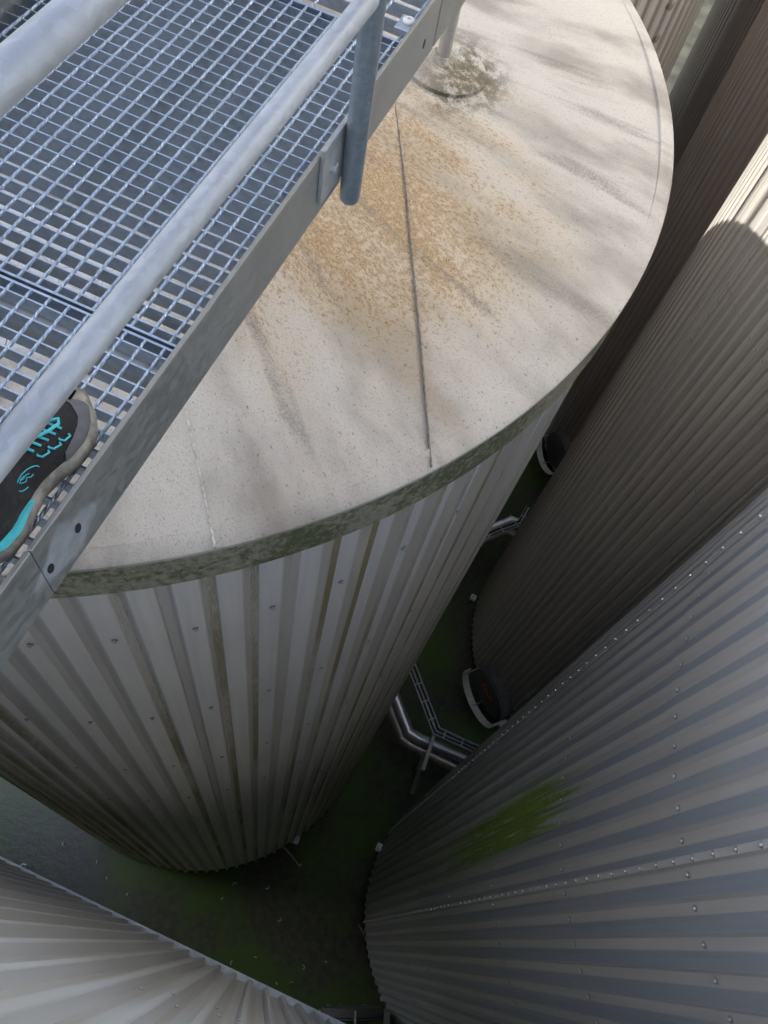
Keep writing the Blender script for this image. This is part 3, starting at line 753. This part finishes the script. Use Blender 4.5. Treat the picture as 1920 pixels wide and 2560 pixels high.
# trouser leg, rising out of the picture towards the person
mb = MB(); rings = []
for i in range(14):
    t = i / 13; z = .075 + .78 * t; cx = -.012 - .10 * t; cy = .055 - .05 * t; rx = .052 + .035 * t; ry = .062 + .035 * t
    rings.append([(cx + rx * math.cos(a) * (1 + .05 * math.sin(3 * a + 7 * t)), cy + ry * math.sin(a) * (1 + .05 * math.sin(2 * a + 9 * t)), z) for a in [2 * math.pi * k / 24 for k in range(24)]])
mb.rings(rings); auto(mb.build('trouser_leg', M['trouser'], ps), 60)

# ------------------------------------------------------------------ things on the yard floor
def pipe(label, pts, r, mat):
    t = empty('insulated_pipe', tuple(Vector(pts[0]))); o0 = Vector(pts[0]); tag(t, label, 'pipe')
    P = [Vector(p) - o0 for p in pts]
    mb = MB(); mb.tube(P, r, 28); auto(mb.build('jacket', mat, t), 30)
    for i in range(1, len(P) - 1):
        for a, b, s in ((P[i], P[i - 1], .17), (P[i], P[i + 1], .17)):
            d = (b - a).normalized(); q = a + d * s; mb = MB(); mb.tube([q - d * .012, q + d * .012], r + .004, 28); auto(mb.build('joint_band', mat, t), 30)
    L = (P[-1] - P[-2]).length; d = (P[-1] - P[-2]).normalized()
    for s in (.9, 1.9):
        if s < L: mb = MB(); q = P[-2] + d * s; mb.tube([q - d * .01, q + d * .01], r + .003, 28); mb.build('joint_band', mat, t)
    return t
def ext(p, q, L):
    return q + (q - p).normalized() * L
a0, a1, a2, a3 = at(990, 1748, 12.45), at(1022, 1831, 12.45), at(1046, 1846, 12.45), at(1163, 1896, 12.45)
pipe('bright upper insulated pipe with mitred elbow between the tanks', [ext(a1, a0, 1.0), a1, a2, ext(a2, a3, 1.2)], .088, M['steel'])
b0, b1, b2, b3 = at(977, 1770, 12.62), at(1007, 1848, 12.62), at(1026, 1862, 12.62), at(1141, 1919, 12.62)
pipe('insulated pipe beside the bright one, coloured darker for shade', [ext(b1, b0, 1.0), b1, b2, ext(b2, b3, 1.2)], .088, M['shaded_steel'])
c0, c1, c2 = at(1235, 1317, 12.3), at(1278, 1301, 12.3), at(1296, 1308, 12.3)
pipe('bright pipe end in the narrow upper gap', [ext(c1, c0, 1.3), c1, c2, ext(c1, c2, .8)], .085, M['steel'])
d0, d1, d2 = at(1215, 1350, 12.6), at(1265, 1328, 12.6), at(1285, 1338, 12.6)
pipe('dark pipe in the narrow upper gap', [ext(d1, d0, 1.3), d1, d2, ext(d1, d2, .8)], .09, M['shaded_steel'])
def tray(label, pts, w=.062):
    o0 = Vector(pts[0]); t = empty('cable_tray', tuple(o0)); tag(t, label, 'cable tray')
    P = [Vector(p) - o0 for p in pts]
    def off(i, s):
        d0 = (P[i] - P[i - 1]).normalized() if i else None; d1 = (P[i + 1] - P[i]).normalized() if i < len(P) - 1 else None
        d = ((d0 + d1).normalized() if d0 and d1 else (d0 or d1)); n_ = Vector((-d.y, d.x, 0)).normalized(); return P[i] + n_ * s
    def ribbon(s0, s1, z0, z1):
        mb = MB(); rings = []
        for i in range(len(P)):
            a, b = off(i, s0), off(i, s1); rings.append([a + Vector((0, 0, z0)), b + Vector((0, 0, z0)), b + Vector((0, 0, z1)), a + Vector((0, 0, z1))])
        mb.rings(rings); return mb
    ribbon(-w, w, 0, .004).build('tray_floor', M['bracket'], t)
    ribbon(-w - .006, -w, -.002, .05).build('tray_side', M['galv'], t); ribbon(w, w + .006, -.002, .05).build('tray_side', M['galv'], t)
    for s, r in ((-.03, .012), (.0, .010), (.034, .014)):
        mb = MB(); pts_ = []
        for i in range(len(P) - 1):
            for k in range(8):
                q0, q1 = off(i, s), off(i + 1, s); q = q0.lerp(q1, k / 8); pts_.append(q + Vector((random.uniform(-.006, .006), random.uniform(-.006, .006), .018)))
        pts_.append(off(len(P) - 1, s) + Vector((0, 0, .018))); mb.tube(pts_, r, 8); mb.build('cable', M['gap'] if s else M['scrap'], t, True)
    for i in range(len(P) - 1):
        L = (P[i + 1] - P[i]).length; d = (P[i + 1] - P[i]).normalized(); n_ = Vector((-d.y, d.x, 0)).normalized(); s = .12
        while s < L:
            q = P[i] + d * s; mb = MB(); mb.add([q + n_ * (w + .004) + Vector((0, 0, .036)), q - n_ * (w + .004) + Vector((0, 0, .036)), q - n_ * (w + .004) + d * .022 + Vector((0, 0, .036)), q + n_ * (w + .004) + d * .022 + Vector((0, 0, .036)),
                 q + n_ * (w + .004) + Vector((0, 0, .042)), q - n_ * (w + .004) + Vector((0, 0, .042)), q - n_ * (w + .004) + d * .022 + Vector((0, 0, .042)), q + n_ * (w + .004) + d * .022 + Vector((0, 0, .042))], [(3, 2, 1, 0), (4, 5, 6, 7), (0, 1, 5, 4), (1, 2, 6, 5), (2, 3, 7, 6), (3, 0, 4, 7)])
            mb.build('cable_strap', M['bracket'], t); s += .28
    return t
e0, e1, e2 = at(1031, 1672, 11.95), at(1090, 1828, 11.95), at(1190, 1874, 11.95)
tray('pale cable tray with a bend above the pipes', [ext(e1, e0, 1.0), e1, ext(e1, e2, 1.2)])
f0, f1, f2 = at(1222, 1338, 11.95), at(1300, 1308, 11.95), at(1322, 1270, 11.95)
tray('cable tray piece in the narrow upper gap', [ext(f1, f0, 1.0), f1, f2], .05)
# bracket carrying pipes and tray: arm and two posts
bk = empty('pipe_bracket', tuple(at(1060, 1990, 13.35))); tag(bk, 'pale angle iron bracket crossing the pipes', 'bracket'); o0 = bk.location.copy()
def bar(a, b, w, h, name='bracket_arm'):
    a = Vector(a) - o0; b = Vector(b) - o0; d = (b - a).normalized(); s_ = d.cross(Vector((0, 0, 1)));
    if s_.length < .1: s_ = Vector((1, 0, 0))
    s_.normalize(); u_ = s_.cross(d)
    mb = MB(); mb.rings([[p + s_ * w + u_ * h, p - s_ * w + u_ * h, p - s_ * w - u_ * h, p + s_ * w - u_ * h] for p in (a, b)]); return mb.build(name, M['bracket'], bk)
p0, p1 = at(1088, 1828, 12.02), at(1057, 1925, 12.12)
bar(p0, p1, .026, .02)
q0 = at(1060, 1880, 12.3); q1 = at(1030, 1985, 13.0)
bar(q0, q1, .03, .012)
r0 = at(1058, 1900, 12.5); r1 = at(1040, 1925, 13.35)
bar(r0, r1, .012, .03, 'bracket_post'); bar(at(1088, 1832, 12.05), at(1050, 1878, 13.35), .02, .02, 'bracket_post')
# pipe stub with a flange under the building edge
p_ = at(880, 2528, 12.55)
st = empty('pipe_stub', (p_.x, p_.y, 0)); st.rotation_euler.z = math.atan2(-.92, .39); tag(st, 'dark pipe stub with bright flange ring at the bottom edge', 'pipe')
manhole(st, 0, 0, p_.z, .40, .10, False, True)
for y_ in (-.25, .25):
    mb = MB(); mb.box((-.03, y_ - .03, 0), (.03, y_ + .03, p_.z - .25)); mb.build('leg', M['galv_dull'], st)
# small box at the foot of tank D, one at tank A, one at tank C
def sensor(label, px, py, dep, s=.06):
    t = empty('sensor_box', tuple(at(px, py, dep))); tag(t, label, 'box', 'small white boxes at the tank feet')
    mb = MB(); mb.box((-s, -s, -s * .7), (s, s, s * .7), .01); mb.build('housing', M['white_box'], t)
    mb = MB(); mb.rings([[(s * .55 * math.cos(2 * math.pi * k / 12), s * .55 * math.sin(2 * math.pi * k / 12), h) for k in range(12)] for h in (s * .7, s * 1.1)]); mb.build('lid', M['galv'], t)
    mb = MB(); mb.tube([(0, 0, -s * .6), (.02, .03, -.2), (.0, .08, -dep_to_floor(dep))], .012, 8); mb.build('conduit', M['gap'], t)
dep_to_floor = lambda d: CZ - d
sensor('white box at the foot of the light grey tank', 739, 2098, 12.9)
sensor('white box at the foot of the blue grey tank', 950, 2120, 12.9)
sensor('white box at the foot of the brown grey tank', 1183, 1494, 12.9, .05)
# bent sampling rod below tank A, rod beside tank D
t = empty('sampling_rod', tuple(at(730, 2140, 13.1))); tag(t, 'thin pale rod with a cross handle below the light grey tank', 'rod'); o1 = t.location.copy()
mb = MB(); mb.tube([at(705, 2112, 12.9) - o1, at(728, 2138, 12.95) - o1, at(750, 2166, 13.1) - o1], .012, 8); mb.build('rod', M['galv_rail'], t)
mb = MB(); mb.tube([at(747, 2164, 13.09) - o1, at(755, 2159, 13.09) - o1], .010, 8); mb.build('handle', M['galv_rail'], t)
t = empty('sampling_rod', tuple(at(905, 2325, 13.0))); tag(t, 'thin dark rod leaning at the foot of the blue grey tank', 'rod'); o1 = t.location.copy()
mb = MB(); mb.tube([at(897, 2313, 12.9) - o1, at(911, 2337, 13.0) - o1], .010, 8); mb.build('rod', M['galv_dull'], t)
mb = MB(); mb.tube([at(904, 2350, 12.9) - o1, at(912, 2362, 12.95) - o1, at(925, 2420, 13.0) - o1], .012, 8); mb.build('hose', M['gap'], t)
# wire hoop at the edge of the building wall
t = empty('wire_hoop', tuple(at(58, 2168, 12.8))); tag(t, 'small bent wire hoop at the foot of the building wall', 'hoop'); o1 = t.location.copy()
mb = MB(); mb.tube([at(50, 2166, 13) - o1, at(57, 2160, 12.8) - o1, at(64, 2162, 12.8) - o1, at(62, 2174, 13) - o1], .011, 8); mb.build('hoop', M['galv_rail'], t)
# curled pale scraps on the floor
SC = [(321, 2237), (587, 2211), (541, 2407), (582, 2408), (638, 2395), (698, 2298), (815, 2402), (756, 2418), (690, 2460), (728, 2461), (850, 2515), (668, 2217), (558, 2249), (768, 2519), (270, 2195), (245, 2155), (160, 2110)]
for i, (px, py) in enumerate(SC):
    p = at(px, py, 13.33); r_ = random.uniform(.014, .032); a0_ = random.uniform(0, 6.28); a1_ = random.uniform(2.0, 3.6)
    mb = MB(); mb.tube([(r_ * math.cos(a0_ + a1_ * k / 8), r_ * math.sin(a0_ + a1_ * k / 8), 0) for k in range(9)], [.003] + [.007] * 7 + [.003], 6)
    o = mb.build('plastic_scrap', M['scrap'], None, True, loc=tuple(p)); tag(o, 'small pale curled scrap lying on the dark green floor', 'scrap', 'curled scraps on the floor')
